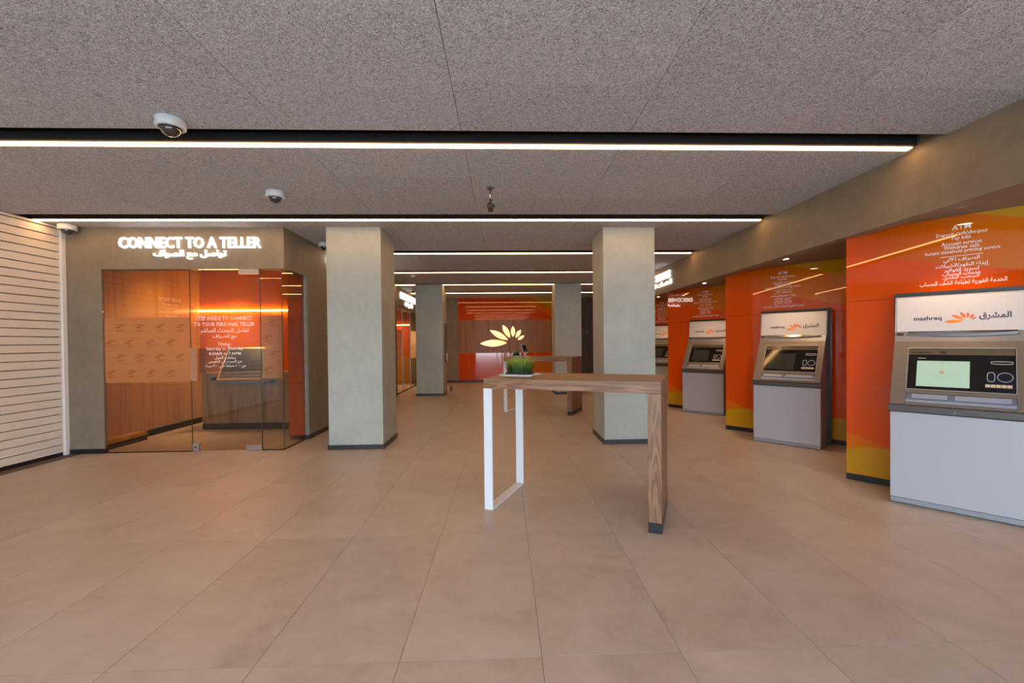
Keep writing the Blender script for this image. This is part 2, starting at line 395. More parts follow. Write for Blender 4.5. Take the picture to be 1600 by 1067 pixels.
# ================================================================== STRUCTURE
floor = struct(box('floor', GROUT, -5.75, 5.2, -3.0, 15.6, -0.12, -0.0015))
TX, TY = 0.627, 1.272
tile0 = None
for i in range(-10, 9):
    for j in range(-4, 11):
        x0 = 0.152 + TX * i; x1 = x0 + TX; y0 = 1.942 + TY * j; y1 = y0 + TY
        if x0 < -5.8 - 0.3 or x1 > 5.6: continue
        full = x0 >= -5.75 and x1 <= 5.2 and y1 <= 15.6 and y0 >= -3.0
        X0, X1, Y0, Y1 = max(x0, -5.75), min(x1, 5.2), max(y0, -3.0), min(y1, 15.6)
        if X1 - X0 < 0.05 or Y1 - Y0 < 0.05: continue
        if full and tile0 is not None:
            t = tile0.copy(); C.objects.link(t); t.location = (x0, y0, 0); continue
        t = MB().box(0.0011, X1 - X0 - 0.0011, 0.0011, Y1 - Y0 - 0.0011, -0.010, 0, 0.0006).obj('tile', TILE, floor); t.location = (X0, Y0, 0)
        if full: tile0 = t

# ceiling: slab, panels, slots
ceiling = struct(box('ceiling', VOID, -5.75, 5.2, -3.0, 15.6, H + 0.17, H + 0.25))
SL = [1.14, 3.24, 5.34, 7.44, 9.52, 11.6, 13.6]; SW = 0.29
bands = []; prev = -3.0
for s in SL: bands.append((prev, s)); prev = s + SW
bands.append((prev, 15.6))
cp = {}
for (b0, b1) in bands:
    n = max(1, round((b1 - b0) / 0.603)); dy = (b1 - b0) / n
    for k in range(n):
        for i in range(-5, 4):
            x0 = -0.298 + 1.237 * i; x1 = x0 + 1.237
            X0, X1 = max(x0, -5.73), min(x1, 3.36)
            if X1 - X0 < 0.04: continue
            key = (round(X1 - X0, 3), round(dy, 3))
            if key in cp: t = cp[key].copy(); C.objects.link(t)
            else: t = MB().box(0.0015, X1 - X0 - 0.0015, 0.0012, dy - 0.0012, 0, 0.03, 0.0012).obj('ceiling_panel', CEIL, ceiling); cp[key] = t
            t.location = (X0, b0 + k * dy, H)
side_x = lambda y: -5.73 if y < 6 else -2.9
for n, s in enumerate(SL):
    x0 = side_x(s); mb = MB()
    mb.box(x0, 3.355, s - 0.006, s, H - 0.001, H + 0.16); mb.box(x0, 3.355, s + SW, s + SW + 0.006, H + 0.031, H + 0.16)
    mb.box(x0, 3.355, s, s + SW, H + 0.15, H + 0.165)
    struct(mb.obj('trim_%d' % (n + 1), VOID))
    words_ = ['overhead, before the picture', 'nearest the camera, end to end', 'above the lit teller sign', 'first beyond the front columns', 'second beyond front columns',
              'just before the rear columns', 'nearest the orange back wall'][n]
    t = thing('linear_ceiling_light', 'long white light line in the ceiling, ' + words_, 'light', ((x0 + 3.355) / 2, s + 0.24, H), 0, 'ceiling light lines')
    hw = (3.355 - x0) / 2
    if n == 0: hw -= 0.97; t.location.x -= 0.97
    box('housing', VOID, -hw + 0.02, hw - 0.04, -0.052, 0.049, 0.004, 0.07, t)
    box('diffuser', LEDM, -hw + 0.03, hw - 0.05, -0.020, 0.037, -0.004, 0.004, t)
    # plaster lip on the near edge of the slot
struct(box('wall_back', CEM, -2.9, 5.2, 15.58, 15.7, 0, H + 0.1))
struct(box('wall_left', CEM, -5.95, -5.75, -3.0, 8.6, 0, H + 0.2))
struct(box('wall_right', CEM, 5.2, 5.3, -3.0, 15.7, 0, H + 0.2))
# left inner wall from the booth jamb back past the second booth
for a, b, z0, z1 in ((6.60, 12.0, 0, H), (12.0, 15.58, 2.385, H), (14.9, 15.58, 0, 2.385)):
    o = struct(box('wall_side', CEM, -3.15, -2.885, a, b, z0, z1))
struct(box('wall_side_header', CEM, -3.05, -2.885, 6.09, 6.6, 2.395, H))
struct(box('baseboard_left', BLACK, -2.886, -2.873, 6.59, 12.0, 0, 0.062))
struct(box('baseboard_left_end', BLACK, -3.15, -2.873, 6.586, 6.6, 0, 0.062))
struct(box('baseboard_left_rear', BLACK, -2.886, -2.873, 14.9, 15.57, 0, 0.062))
struct(box('baseboard_back', BLACK, -2.87, 5.2, 15.565, 15.58, 0, 0.065))
# booth front: pier and header
struct(box('wall_front_pier', CEM, -5.655, -5.215, 5.93, 5.975, 0, H)); struct(box('baseboard_pier', BLACK, -5.655, -5.205, 5.918, 5.93, 0, 0.062))
struct(box('baseboard_pier_side', BLACK, -5.215, -5.205, 5.955, 5.975, 0, 0.062))
struct(box('wall_front_header', CEM, -5.215, -2.885, 5.93, 6.09, 2.395, H))
# bulkhead and soffit over the bays
struct(box('wall_bulkhead', CEM, 3.355, 3.50, -3.0, 15.58, 2.395, H + 0.1))
struct(box('ceiling_soffit', CEM, 3.50, 5.2, -3.0, 15.58, 2.445, 2.55))
# storefront behind the camera
sfw = MB(); sfw.box(-5.75, -5.0, -3.08, -2.98, 0, H + 0.1).box(4.7, 5.2, -3.08, -2.98, 0, H + 0.1).box(-5.0, 4.7, -3.08, -2.98, 2.45, H + 0.1)
struct(sfw.obj('wall_front', CEM))
sf = MB()
for x in (-5.0, -3.6, -2.3, -0.6, 0.35, 1.3, 2.8, 4.64): sf.box(x, x + 0.06, -3.06, -3.0, 0, 2.45)
sf.box(-5.0, 4.7, -3.06, -3.0, 2.1, 2.16).box(-5.0, 4.7, -3.06, -3.0, 2.39, 2.45)
struct(sf.obj('window_9', plain('storefront_frame', (0.06, 0.06, 0.06), 0.5)))
struct(box('pavement', plain('pavement', (0.42, 0.40, 0.38), 0.9), -14, 14, -16, -3.0, -0.2, -0.02))

# ---- booth interior shell
struct(box('wall_booth_left', OAK_W, -5.62, -5.5, 5.976, 8.3, 0, 2.76))
struct(box('baseboard_booth_left', BLACK, -5.5, -5.488, 6.76, 8.2, 0, 0.10))
tr = struct(box('trim_8', OAK_W, -5.5, -5.32, 5.976, 6.76, 0.075, 0.125)); struct(box('trim_9', BLACK, -5.5, -5.325, 5.976, 6.755, 0, 0.075))
bb = frame('wall_booth_back', (-5.5, 8.2, 0), 0)
box('glass_panel', BOOTHP, 0.0, 2.35, 0, 0.06, 0.0, 2.76, bb)
struct(box('ceiling_booth', CEM, -5.62, -2.99, 6.09, 8.3, 2.76, 2.82))
sd = frame('wall_booth_right', (-3.15, 6.60, 0), 0)
box('glass_panel', SIDEP, 0.0, 0.215, -0.012, 0.0, 0.062, 2.76, sd)
box('glass_panel', SIDEP, -0.012, 0.0, -0.012, 1.6, 0.062, 2.76, sd)

# ---- second booth on the left wall: glazing, interior
struct(box('wall_rear_booth', OAK_W, -5.0, -4.9, 12.0, 15.0, 0, 2.5)); struct(box('ceiling_rear_booth', CEM, -5.0, -3.15, 12.0, 15.0, 2.5, 2.56))
o = struct(box('wall_rear_booth_side', SIDEP, -5.0, -3.15, 11.9, 12.0, 0, 2.5)); o = struct(box('wall_rear_booth_end', mat_print('orange_glass_rear', (0.60, 0.10, 0.008), [(YEL, [(0, -1, -0.95)])]), -5.0, -3.15, 14.9, 15.0, 0, 2.5))
w4 = frame('window_4', (-2.9, 12.0, 0), PI / 2)
for a, b, gl in ((0.03, 0.72, 1), (0.75, 1.75, 1), (1.78, 2.87, 1)):
    box('pane', GLASS, a, b, 0.0, 0.012, 0.03, 2.385, w4)
box('frame', BLACK, 0.0, 2.9, 0, 0.03, 0, 0.03, w4); box('frame', STEEL, 0.72, 0.75, -0.004, 0.016, 0.03, 2.385, w4); box('frame', STEEL, 1.75, 1.78, -0.004, 0.016, 0.03, 2.385, w4)
box('frosted_band', FROST, 0.03, 0.72, 0.013, 0.015, 0.92, 1.77, w4); box('frosted_band', FROST, 1.78, 2.87, 0.013, 0.015, 0.92, 1.77, w4)

# ================================================================== COLUMNS
def column(label, x0, x1, y0, y1):
    t = thing('column', label, 'column', ((x0 + x1) / 2, (y0 + y1) / 2, 0), 0, 'square concrete columns')
    a, b = (x1 - x0) / 2, (y1 - y0) / 2
    box('shaft', CEMC, -a, a, -b, b, 0.0, H, t, 0.004)
    mb = MB()
    mb.box(-a - 0.012, a + 0.012, -b - 0.012, -b, 0, 0.062); mb.box(-a - 0.012, a + 0.012, b, b + 0.012, 0, 0.062)
    mb.box(-a - 0.012, -a, -b, b, 0, 0.062); mb.box(a, a + 0.012, -b, b, 0, 0.062)
    mb.obj('skirting', BLACK, t); return t
column('front square grey column on the left, beside the glass teller room', -2.325, -1.615, 5.90, 6.62)
column('front square grey column on the right, behind the wooden high table', 1.345, 2.05, 5.93, 6.65)
column('rear square grey column on the left, in front of the orange back wall', -2.32, -1.615, 11.70, 12.42)
column('rear square grey column on the right, half hidden by the high tables', 1.345, 2.05, 11.65, 12.37)

# ================================================================== SHUTTER
sh = thing('roller_shutter', 'closed cream slatted roller shutter filling the left wall', 'shutter', (-5.68, 3.2, 0))
PIT = 0.0985; SY0, SY1 = -2.6, 2.66
prof = [(-0.012, 0.001), (0.004, 0.001), (0.015, 0.002), (0.019, 0.007), (0.017, 0.013), (0.011, 0.016), (0.0125, 0.050), (0.011, 0.087), (0.005, 0.0920), (-0.012, 0.0920)]
pts = [(x, z) for x, z in prof]
s0 = MB().prism(pts, SY0, SY1, 'y').obj('slat', SLATM, sh); s0.location = (0, 0, 0.045)
for i in range(1, 29):
    s = s0.copy(); C.objects.link(s); s.location = (0, 0, 0.045 + PIT * i)
box('backing', BLACK, -0.03, -0.0125, SY0, SY1, 0.0, H - 0.01, sh); box('bottom_seal', BLACK, -0.012, 0.006, SY0, SY1, 0.0, 0.044, sh)
box('guide_rail', plain('guide_white', (0.82, 0.82, 0.82), 0.35), -0.02, 0.035, SY1 + 0.006, SY1 + 0.068, 0, H - 0.012, sh, 0.004)
box('head_rail', SLATM, -0.012, 0.028, SY0, SY1, 0.045 + PIT * 29, H - 0.006, sh, 0.003)

# ================================================================== TELLER BOOTH GLAZING
w1 = frame('window_1', (0, 5.94, 0), 0)
box('pane', GLASS, -5.213, -4.113, 0, 0.012, 0.012, 2.395, w1); box('sill_channel', BLACK, -5.213, -4.113, -0.003, 0.015, 0.0, 0.012, w1)
EDGE = plain('glass_edge', (0.05, 0.07, 0.055), 0.3)
box('pane_edge', EDGE, -4.1125, -4.1075, -0.001, 0.013, 0.0, 2.395, w1)
fb = box('frosted_band', FROST, -5.205, -4.122, 0.013, 0.0145, 0.915, 1.765, w1)
w2 = frame('window_2', (0, 5.94, 0), 0)
box('pane', GLASS, -3.205, -2.925, 0, 0.012, 0.012, 2.395, w2); box('sill_channel', BLACK, -3.205, -2.925, -0.003, 0.015, 0.0, 0.012, w2)
box('pane_edge', EDGE, -3.2125, -3.2055, -0.001, 0.013, 0.0, 2.395, w2); box('pane_edge', EDGE, -2.931, -2.925, -0.001, 0.013, 0.0, 2.395, w2)
fb2 = box('frosted_band', FROST, -3.20, -2.93, 0.013, 0.0145, 0.95, 1.78, w2)
w3 = frame('window_3', (-2.925, 5.952, 0), PI / 2)
box('pane', GLASS, 0.0, 0.636, 0, 0.012, 0.012, 2.395, w3); box('sill_channel', BLACK, 0.0, 0.636, -0.003, 0.015, 0, 0.012, w3)
box('frame', plain('jamb_grey', (0.33, 0.36, 0.36), 0.4), 0.636, 0.648, -0.01, 0.04, 0.06, 2.395, w3)
logo_me = petals_mesh(0.13 / 348, -0.065, -0.01).bm; lm = bpy.data.meshes.new('logo'); 
for k in (0.0, 0.016):
    vsl = [logo_me.verts.new(p) for p in ((-0.045, 0, -0.045 - k), (0.045, 0, -0.045 - k), (0.045, 0, -0.038 - k), (-0.045, 0, -0.038 - k))]; logo_me.faces.new(vsl)
logo_me.to_mesh(lm); logo_me.free(); lm.materials.append(FILMP)
def logos(parent, pts_):
    for x, z in pts_:
        o = bpy.data.objects.new('logo', lm); C.objects.link(o); o.parent = parent; o.location = (x, -0.0005, z)
logos(fb, [(x, z) for z, xs in ((1.645, (-5.005, -4.75, -4.49, -4.23)), (1.445, (-5.125, -4.885, -4.625, -4.36)), (1.255, (-5.0, -4.755, -4.50, -4.24)), (1.045, (-5.125, -4.87, -4.615, -4.36))) for x in xs])
logos(fb2, [(-3.04, 1.70), (-3.12, 1.49), (-3.04, 1.28), (-3.12, 1.07)])
d1 = frame('door_1', (0, 5.94, 0), 0)
box('pane', GLASS, -4.105, -3.213, 0, 0.012, 0.012, 2.388, d1)
box('patch_fitting', STEEL, -3.475, -3.215, -0.012, 0.024, 2.325, 2.39, d1, 0.002)
box('patch_fitting', STEEL, -3.415, -3.215, -0.012, 0.024, 0.008, 0.07, d1, 0.002)
lk = box('lock', STEEL, -4.098, -4.02, -0.014, 0.026, 0.006, 0.112, d1, 0.003)
MB().tube((-4.06, -0.016, 0.06), (-4.06, -0.013, 0.06), 0.012).obj('keyhole', BLACK, lk)
box('pull_plate', plain('pull_plate', (0.42, 0.21, 0.12), 0.4), -4.098, -4.012, -0.03, -0.014, 0.93, 1.36, d1, 0.003)
MB().tube((-4.055, -0.016, 1.0), (-4.055, 0.03, 1.0), 0.008).tube((-4.055, -0.016, 1.29), (-4.055, 0.03, 1.29), 0.008).obj('standoff', STEEL, d1)
cx = -3.668
rows(d1, [('STEP INSIDE TO CONNECT', cx, 0.715, 1.748, 0.052), ('TO YOUR PERSONAL TELLER', cx, 0.775, 1.670, 0.052)], PRINT, -0.003, 0.008)
rows(d1, [(shape_ar('تفضل للتحدث المباشر'), cx, 0.625, 1.585, 0.075), (shape_ar('مع الصراف'), cx, 0.305, 1.505, 0.070)], PRINT, -0.003, 0.010)
rows(d1, [('Timing :', cx, 0.185, 1.405, 0.052), ('Saturday to Thursday', cx, 0.475, 1.345, 0.055), ('8.00AM to 7.00PM', cx, 0.41, 1.285, 0.042)], PRINT, -0.003, 0.012)
rows(d1, [(shape_ar('ساعات العمل'), cx, 0.27, 1.228, 0.052), (shape_ar('من السبت إلى الخميس'), cx, 0.43, 1.178, 0.055), (shape_ar('من ٨.٠٠ صباحا حتى ٧.٠٠ مساء'), cx, 0.53, 1.122, 0.055)], PRINT, -0.003, 0.012)
lit_sign('glowing white CONNECT TO A TELLER sign above the glass teller room nearest the camera', (-4.066, 5.93, 2.66), 0, 'CONNECT TO A TELLER', -0.900, 0.900, 0.0, 0.145,
         'تواصل مع الصراف', -0.465, 0.455, -0.145, -0.022)
# lettering on the booth's oak wall
ow = thing('wall_lettering', 'pale INSTANT SERVICES lettering on the oak wall inside the teller room', 'lettering', (-5.5, 7.5, 1.9), PI / 2)
WL = plain('pale_lettering', (0.85, 0.60, 0.34), 0.5)
rows(ow, [('INSTANT SERVICES', 0, 0.50, 0.255, 0.058), ('Print cash cheques', 0, 0.36, 0.165, 0.045), ('Stop card, Pay', 0, 0.34, 0.11, 0.045), ('Account and balance', 0, 0.50, 0.045, 0.045), ('Enquiries', 0, 0.25, -0.02, 0.045)], WL, -0.003, 0.01)
box('rule', WL, -0.22, 0.2, -0.004, -0.001, -0.085, -0.078, ow)
# booth led, downlight, console, terminal
t = thing('wall_light_line', 'glowing light line across the orange wall inside the teller room', 'light', (-5.49, 8.19, 2.013))
box('diffuser', LEDI, 0, 2.33, -0.02, 0.0, -0.011, 0.011, t); box('housing', BLACK, 0, 2.33, 0.0, 0.008, -0.016, 0.016, t)
def downlight(label, x, y, z, watts, size=0.055, blend=0.7, angle=95, group='ceiling downlights'):
    t = thing('downlight', label, 'light', (x, y, z), 0, group)
    MB().lathe([(size, 0.0), (size + 0.022, -0.001), (size + 0.024, -0.006), (size + 0.002, -0.009), (size, 0.0)], 28).obj('trim_ring', ATM_B, t)
    MB().lathe([(0, -0.003), (size, -0.003), (size, 0.0)], 28).obj('lamp_face', LAMP, t)
    l = bpy.data.lights.new('spot', 'SPOT'); l.energy = watts; l.color = (1.0, 0.62, 0.32); l.spot_size = math.radians(angle); l.spot_blend = blend; l.shadow_soft_size = 0.05
    o = bpy.data.objects.new('spot', l); C.objects.link(o); o.parent = t; o.location = (0, 0, -0.02); return t
downlight('small round downlight glowing behind the glass of the teller room', -4.83, 7.85, 2.76, 210, angle=72, blend=0.9)
downlight('round downlight inside the rear glass room on the left', -3.8, 14.2, 2.5, 260, angle=140)
t = thing('wall_light_line', 'light line on the end wall of the rear glass room behind the left columns', 'light', (-4.9, 14.885, 2.0))
box('diffuser', LEDI, 0, 1.74, -0.012, 0.0, -0.011, 0.011, t); box('housing', BLACK, 0, 1.74, 0.0, 0.008, -0.016, 0.016, t)
downlight('round downlight inside the teller room, hidden above its header', -4.95, 7.15, 2.76, 50, angle=130)

cs = thing('teller_console', 'brown wooden console with black foot against the orange wall of the teller room', 'console', (-4.07, 7.9, 0))
box('front_panel', OAK_B, -0.93, 0.91, -0.42, -0.40, 0.06, 0.79, cs); box('carcass', OAK_B, -0.93, 0.91, -0.40, 0.29, 0.06, 0.79, cs)
box('front_panel', OAK_B, -0.93, -0.60, -0.42, 0.29, 0.79, 0.91, cs); box('front_panel', OAK_B, 0.15, 0.91, -0.42, 0.29, 0.79, 0.91, cs)
box('worktop', OAK_B, -0.93, -0.60, -0.42, 0.29, 0.91, 0.93, cs); box('worktop', OAK_B, 0.15, 0.91, -0.42, 0.29, 0.91, 0.93, cs)
box('plinth', BLACK, -0.93, 0.91, -0.425, 0.29, 0, 0.10, cs)
box('upstand', WALNUT, -0.98, -0.88, -0.40, 0.28, 0.93, 1.34, cs)
for a in (-0.79, 0.15, 0.62): 
    s = box('socket_box', ATM_TRAY2, a, a + 0.16, -0.45, -0.42, 0.735 if a > 0 else 0.80, 0.835 if a > 0 else 0.885, cs, 0.004)
    box('socket', BLACK, a + 0.03, a + 0.13, -0.453, -0.45, 0.76 if a > 0 else 0.82, 0.81 if a > 0 else 0.865, s)
tm = thing('teller_terminal', 'sloping black and gold teller terminal set in the wooden console behind glass', 'terminal', (-4.33, 7.42, 0.795))
tm.rotation_euler = (0, 0, 0)
SLP = Matrix.Rotation(math.radians(-32), 4, 'X')
MB().prism([(-0.10, 0.0), (-0.10, 0.03), (0.24, 0.55), (0.30, 0.55), (0.30, 0.0)], -0.33, 0.40, 'x').obj('body', ATM_SIDE, tm)
box('lip', ATM_TRAY2, -0.31, 0.42, -0.13, -0.10, -0.05, 0.0, tm, 0.004)
def on_slope(mb): return mb.xf(Matrix.Translation((0, -0.10, 0.03)) @ Matrix.Rotation(math.radians(-33.2), 4, 'X'))
on_slope(MB().box(-0.33, 0.40, -0.016, 0, 0, 0.03).box(-0.33, 0.40, -0.016, 0, 0.595, 0.62).box(-0.33, -0.31, -0.016, 0, 0.03, 0.595).box(0.38, 0.40, -0.016, 0, 0.03, 0.595)).obj('gold_frame', GOLD, tm)
on_slope(MB().box(-0.31, 0.38, -0.008, 0, 0.17, 0.595)).obj('screen', plain('terminal_screen', (0.03, 0.032, 0.03), 0.35), tm)
for k in range(4): on_slope(MB().box(-0.30, 0.37, -0.014, 0, 0.035 + 0.033 * k, 0.055 + 0.033 * k)).obj('slot_bar', STEEL if k % 2 else ATM_B, tm)

# other lit signs
lit_sign('glowing white lettering on the left wall between the two glass rooms, seen in reflection', (-2.885, 8.20, 2.70), PI / 2, 'DISCOVER MASHREQ', -0.83, 0.83, 0.0, 0.155, 'اكتشف المشرق', -0.43, 0.43, -0.15, -0.03, emit('bright_lit_letters', (1.0, 0.95, 0.9), 9.0))
lit_sign('glowing white sign over the rear glass room behind the left columns', (-2.885, 13.45, 2.64), PI / 2, 'CONNECT TO A TELLER', -1.10, 1.10, 0.0, 0.19, 'تواصل مع الصراف', -0.52, 0.55, -0.20, -0.03)
lit_sign('glowing white sign on the bulkhead above the cash machines, cut by the right column', (3.355, 9.60, 2.665), -PI / 2, 'INSTANT SERVICES', -0.90, 0.86, 0.0, 0.15, 'الخدمات الفورية', -0.56, 0.92, -0.16, -0.03)

# ================================================================== BAYS AND CASH MACHINES
ANG = math.atan2(-0.775, 0.632)
BW = 1.92
def bay(label, p, texts=True, left_open=False):
    t = thing('glass_wall_panel', label, 'wall panel', (p[0], p[1], 0), ANG, 'orange glass wall panels')
    G = 0.003
    box('upper_panel', BAYP, 0, BW, 0, 0.03, 1.765 + G, 2.445, t); box('lower_panel', BAYP, 0, BW, 0, 0.03, 0.062, 1.765, t)
    box('return_panel', SIDEP, -0.002, 0.028, 0.03, 1.6, 0.062, 2.445, t)
    box('skirting', BLACK, 0.0, BW, -0.006, 0.03, 0, 0.061, t); box('return_skirting', BLACK, -0.01, 0.02, 0.03, 1.6, 0, 0.061, t)
    if texts:
        c = 0.81
        rows(t, [('ATM', c, 0.115, 2.345, 0.040), ('Deposit cash/cheques', c, 0.31, 2.290, 0.042), ('Pay bills', c, 0.115, 2.252, 0.040), ('Account services', c, 0.245, 2.212, 0.032),
                 ('Withdraw cash', c, 0.215, 2.178, 0.032), ('Instant statement printing service', c, 0.455, 2.140, 0.040)], PRINT, -0.003, 0.004)
        box('rule', PRINT, c - 0.13, c + 0.13, -0.003, -0.001, 2.100, 2.104, t)
        rows(t, [(shape_ar('الصراف الآلي'), c, 0.22, 2.068, 0.046), (shape_ar('إيداع النقود/الشيكات'), c, 0.32, 2.018, 0.046), (shape_ar('تسديد الفواتير'), c, 0.215, 1.983, 0.042), (shape_ar('خدمات الحساب'), c, 0.235, 1.948, 0.042),
                 (shape_ar('السحب النقدي'), c, 0.22, 1.915, 0.042), (shape_ar('الخدمة الفورية لطباعة كشف الحساب'), c, 0.53, 1.872, 0.048)], PRINT, -0.003, 0.010)
    return t
bay('orange printed glass wall behind the cash machine nearest the camera', (3.408, 4.28))
bay('orange printed glass wall behind the second cash machine from the camera', (3.468, 6.80))
bay('orange printed glass wall behind the third cash machine from the camera', (3.445, 9.18))
bay('orange printed glass wall at the farthest cash machine, beside the right column', (3.45, 11.60))
struct(box('wall_near_bay', SIDEP, 4.75, 5.2, -3.0, 2.55, 0, 2.445))

FA = math.atan2(0.27, 0.52); F0 = Vector((0, -0.035, 0.84))
FM = Matrix.Translation(F0) @ Matrix.Rotation(-FA, 4, 'X')        # fascia frame: x across, z up the slope, -y outward
HM = Matrix.Translation((0, 0.285, 1.45)) @ Matrix.Rotation(-math.atan2(0.035, 0.305), 4, 'X')
def ring(mb, cx_, cz, rx, rz, wdt, y0, y1, n=36, sup=1.0):
    P = lambda r1, r2, a: (cx_ + r1 * math.copysign(abs(math.cos(a)) ** sup, math.cos(a)), cz + r2 * math.copysign(abs(math.sin(a)) ** sup, math.sin(a)))
    for i in range(n):
        a, b = 2 * PI * i / n, 2 * PI * (i + 1) / n
        q = [P(rx, rz, a), P(rx, rz, b), P(rx - wdt, rz - wdt, b), P(rx - wdt, rz - wdt, a)]
        mb.prism(q, y0, y1, 'y')
    return mb
PETM = mat_petal('logo_petals', (0.85, 0.30, 0.03), (0.62, 0.045, 0.02), 0.41, 0.058, 0.12)
def atm(label, p, lit):
    t = thing('cash_machine', label, 'cash machine', (p[0], p[1], 0), math.atan2(-0.755, 0.655), 'cash machines along the right wall')
    W = 0.79; K = 0.004
    MB().prism([(0.001, 0.045), (0.001, 0.775), (0.40, 0.775), (0.40, 0.045)], 0.006, W - 0.006, 'x').obj('cabinet', ATM_SIDE, t)
    box('front_door', ATM_W, 0.0, W - 0.002, -0.014, 0.0, 0.05, 0.775, t, 0.003)
    box('plinth', ATM_G, 0.002, W - 0.004, -0.010, 0.40, 0.006, 0.046, t, 0.002); box('foot_gap', BLACK, 0.02, W - 0.02, 0.004, 0.39, 0, 0.006, t)
    # fascia body (bronze) and side cheeks
    MB().prism([(-0.035, 0.84), (0.235, 1.36), (0.285, 1.45), (0.33, 1.765), (0.40, 1.765), (0.40, 0.776), (-0.02, 0.776)], K, W - K, 'x').obj('housing', ATM_SIDE, t)
    lip = MB().prism([(-0.020, 0.776), (-0.044, 0.79), (-0.044, 0.836), (-0.034, 0.842), (0.0, 0.842), (0.0, 0.776)], -0.008, W + 0.008, 'x').obj('lower_lip', ATM_D, t)
    MB().prism([(W / 2 - 0.009, 0.800), (W / 2 + 0.009, 0.800), (W / 2, 0.818)], -0.047, -0.044, 'y').obj('key_mark', ATM_B, lip)
    f = MB()
    f.box(0, 0.098, -0.012, 0.0, 0, 0.586, 0.002); f.box(0.727, W, -0.012, 0.0, 0, 0.586, 0.002); f.box(0.098, 0.727, -0.012, 0, 0.527, 0.586, 0.002); f.box(0.098, 0.727, -0.012, 0, 0, 0.022, 0.002); f.box(0.098, 0.727, -0.012, 0, 0.108, 0.14, 0.002)
    f.xf(FM).obj('fascia', ATM_B, t)
    bz = MB().box(0.098, 0.727, -0.004, 0.0, 0.14, 0.527).xf(FM).obj('black_glass', ATM_K, t)
    e = MB(); q = 0.004
    e.box(0.098, 0.727, -0.016, -0.002, 0.140, 0.140 + q); e.box(0.098, 0.727, -0.016, -0.002, 0.527 - q, 0.527); e.box(0.098, 0.098 + q, -0.016, -0.002, 0.144, 0.523); e.box(0.727 - q, 0.727, -0.016, -0.002, 0.144, 0.523)
    e.xf(FM).obj('bezel', SILVER, t)
    MB().box(0.106, 0.719, -0.006, -0.004, 0.466, 0.521).xf(FM).obj('top_strip', ATM_K2, bz)
    MB().box(0.118, 0.238, -0.008, -0.006, 0.482, 0.492).xf(FM).obj('sensor_slot', BLACK, bz); MB().box(0.295, 0.335, -0.008, -0.006, 0.480, 0.500).xf(FM).obj('sensor_window', BLACK, bz)
    sc = MB().box(0.160, 0.476, -0.007, -0.004, 0.176, 0.408).xf(FM).obj('screen', SCR_ON if lit else SCR_OFF, t)
    if lit:
        place_text('lettering', 'mashreq', GREY_P, sc, 0.265, 0.365, 0.386, 0.396, -0.0075, mtx=FM)
        ring(MB(), 0.312, 0.305, 0.013, 0.013, 0.005, -0.008, -0.007, 20).xf(FM).obj('warning_mark', REDP, sc)
        petals_mesh(0.022 / 348, 0.305, 0.393).xf(FM @ Matrix.Translation((0, -0.0078, 0))).obj('logo', REDP, sc)
        place_text('lettering', 'Sorry, this machine is out of service', GREY_P, sc, 0.24, 0.39, 0.268, 0.277, -0.0075, mtx=FM)
        place_text('lettering', 'Please try another machine', GREY_P, sc, 0.265, 0.365, 0.250, 0.259, -0.0075, mtx=FM)
    place_text('lettering', 'mashreq', PRINT, bz, 0.165, 0.21, 0.430, 0.438, -0.0045, 0.02, mtx=FM)
    cd = MB().box(0.565, 0.716, -0.010, -0.004, 0.185, 0.325, 0.001).xf(FM).obj('reader_plate', plain('reader_plate', (0.006, 0.010, 0.025), 0.12) if 'reader_plate' not in bpy.data.materials else bpy.data.materials['reader_plate'], t)
    ring(MB(), 0.592, 0.276, 0.022, 0.040, 0.004, -0.013, -0.010, 32, 0.6).xf(FM).obj('reader_ring', SILVER, cd)
    ring(MB(), 0.666, 0.276, 0.042, 0.040, 0.004, -0.013, -0.010, 36).xf(FM).obj('reader_ring', SILVER, cd)
    ring(MB(), 0.650, 0.400, 0.060, 0.013, 0.004, -0.010, -0.004, 32, 0.5).xf(FM).obj('card_slot', SILVER, bz)
    for k in range(5): MB().box(0.562 + 0.0285 * k, 0.588 + 0.0285 * k, -0.016, -0.010, 0.188, 0.212, 0.001).xf(FM).obj('key', ATM_KEY, cd)
    tr_ = MB().box(0.100, 0.725, -0.004, 0.0, 0.024, 0.106).xf(FM).obj('cash_tray', ATM_TRAY2, t)
    MB().box(0.100, 0.725, -0.012, -0.004, 0.026, 0.050, 0.002).xf(FM).obj('tray_edge', ATM_TRAY, tr_)
    MB().box(0.135, 0.355, -0.018, -0.004, 0.058, 0.100, 0.003).xf(FM).obj('tray_flap', ATM_TRAY, tr_); MB().box(0.395, 0.700, -0.018, -0.004, 0.058, 0.100, 0.003).xf(FM).obj('tray_flap', ATM_TRAY, tr_)
    # grey band with light bar
    BM = Matrix.Translation((0, 0.235, 1.36)) @ Matrix.Rotation(-math.atan2(0.05, 0.09), 4, 'X')
    MB().box(0.0, W, -0.010, 0, 0.0, 0.100, 0.003).xf(BM).obj('upper_band', ATM_BAND, t)
    MB().box(0.012, 0.062, -0.014, -0.010, 0.066, 0.090).xf(BM).obj('badge', BLACK, t)
    lb = MB(); n = 16
    for k in range(n):
        a, b = k / n, (k + 1) / n; fz = lambda s: 0.082 - 0.016 * (1 - (2 * s - 1) ** 2)
        lb.prism([(0.085 + 0.65 * a, fz(a)), (0.085 + 0.65 * b, fz(b)), (0.085 + 0.65 * b, 0.094), (0.085 + 0.65 * a, 0.094)], -0.030, -0.010, 'y')
    lb.xf(BM).obj('light_bar', CHROME, t)
    # header
    hd = MB().box(0.006, W - 0.006, -0.016, 0.0, 0.0, 0.305, 0.006).xf(HM).obj('header_panel', ATM_H, t)
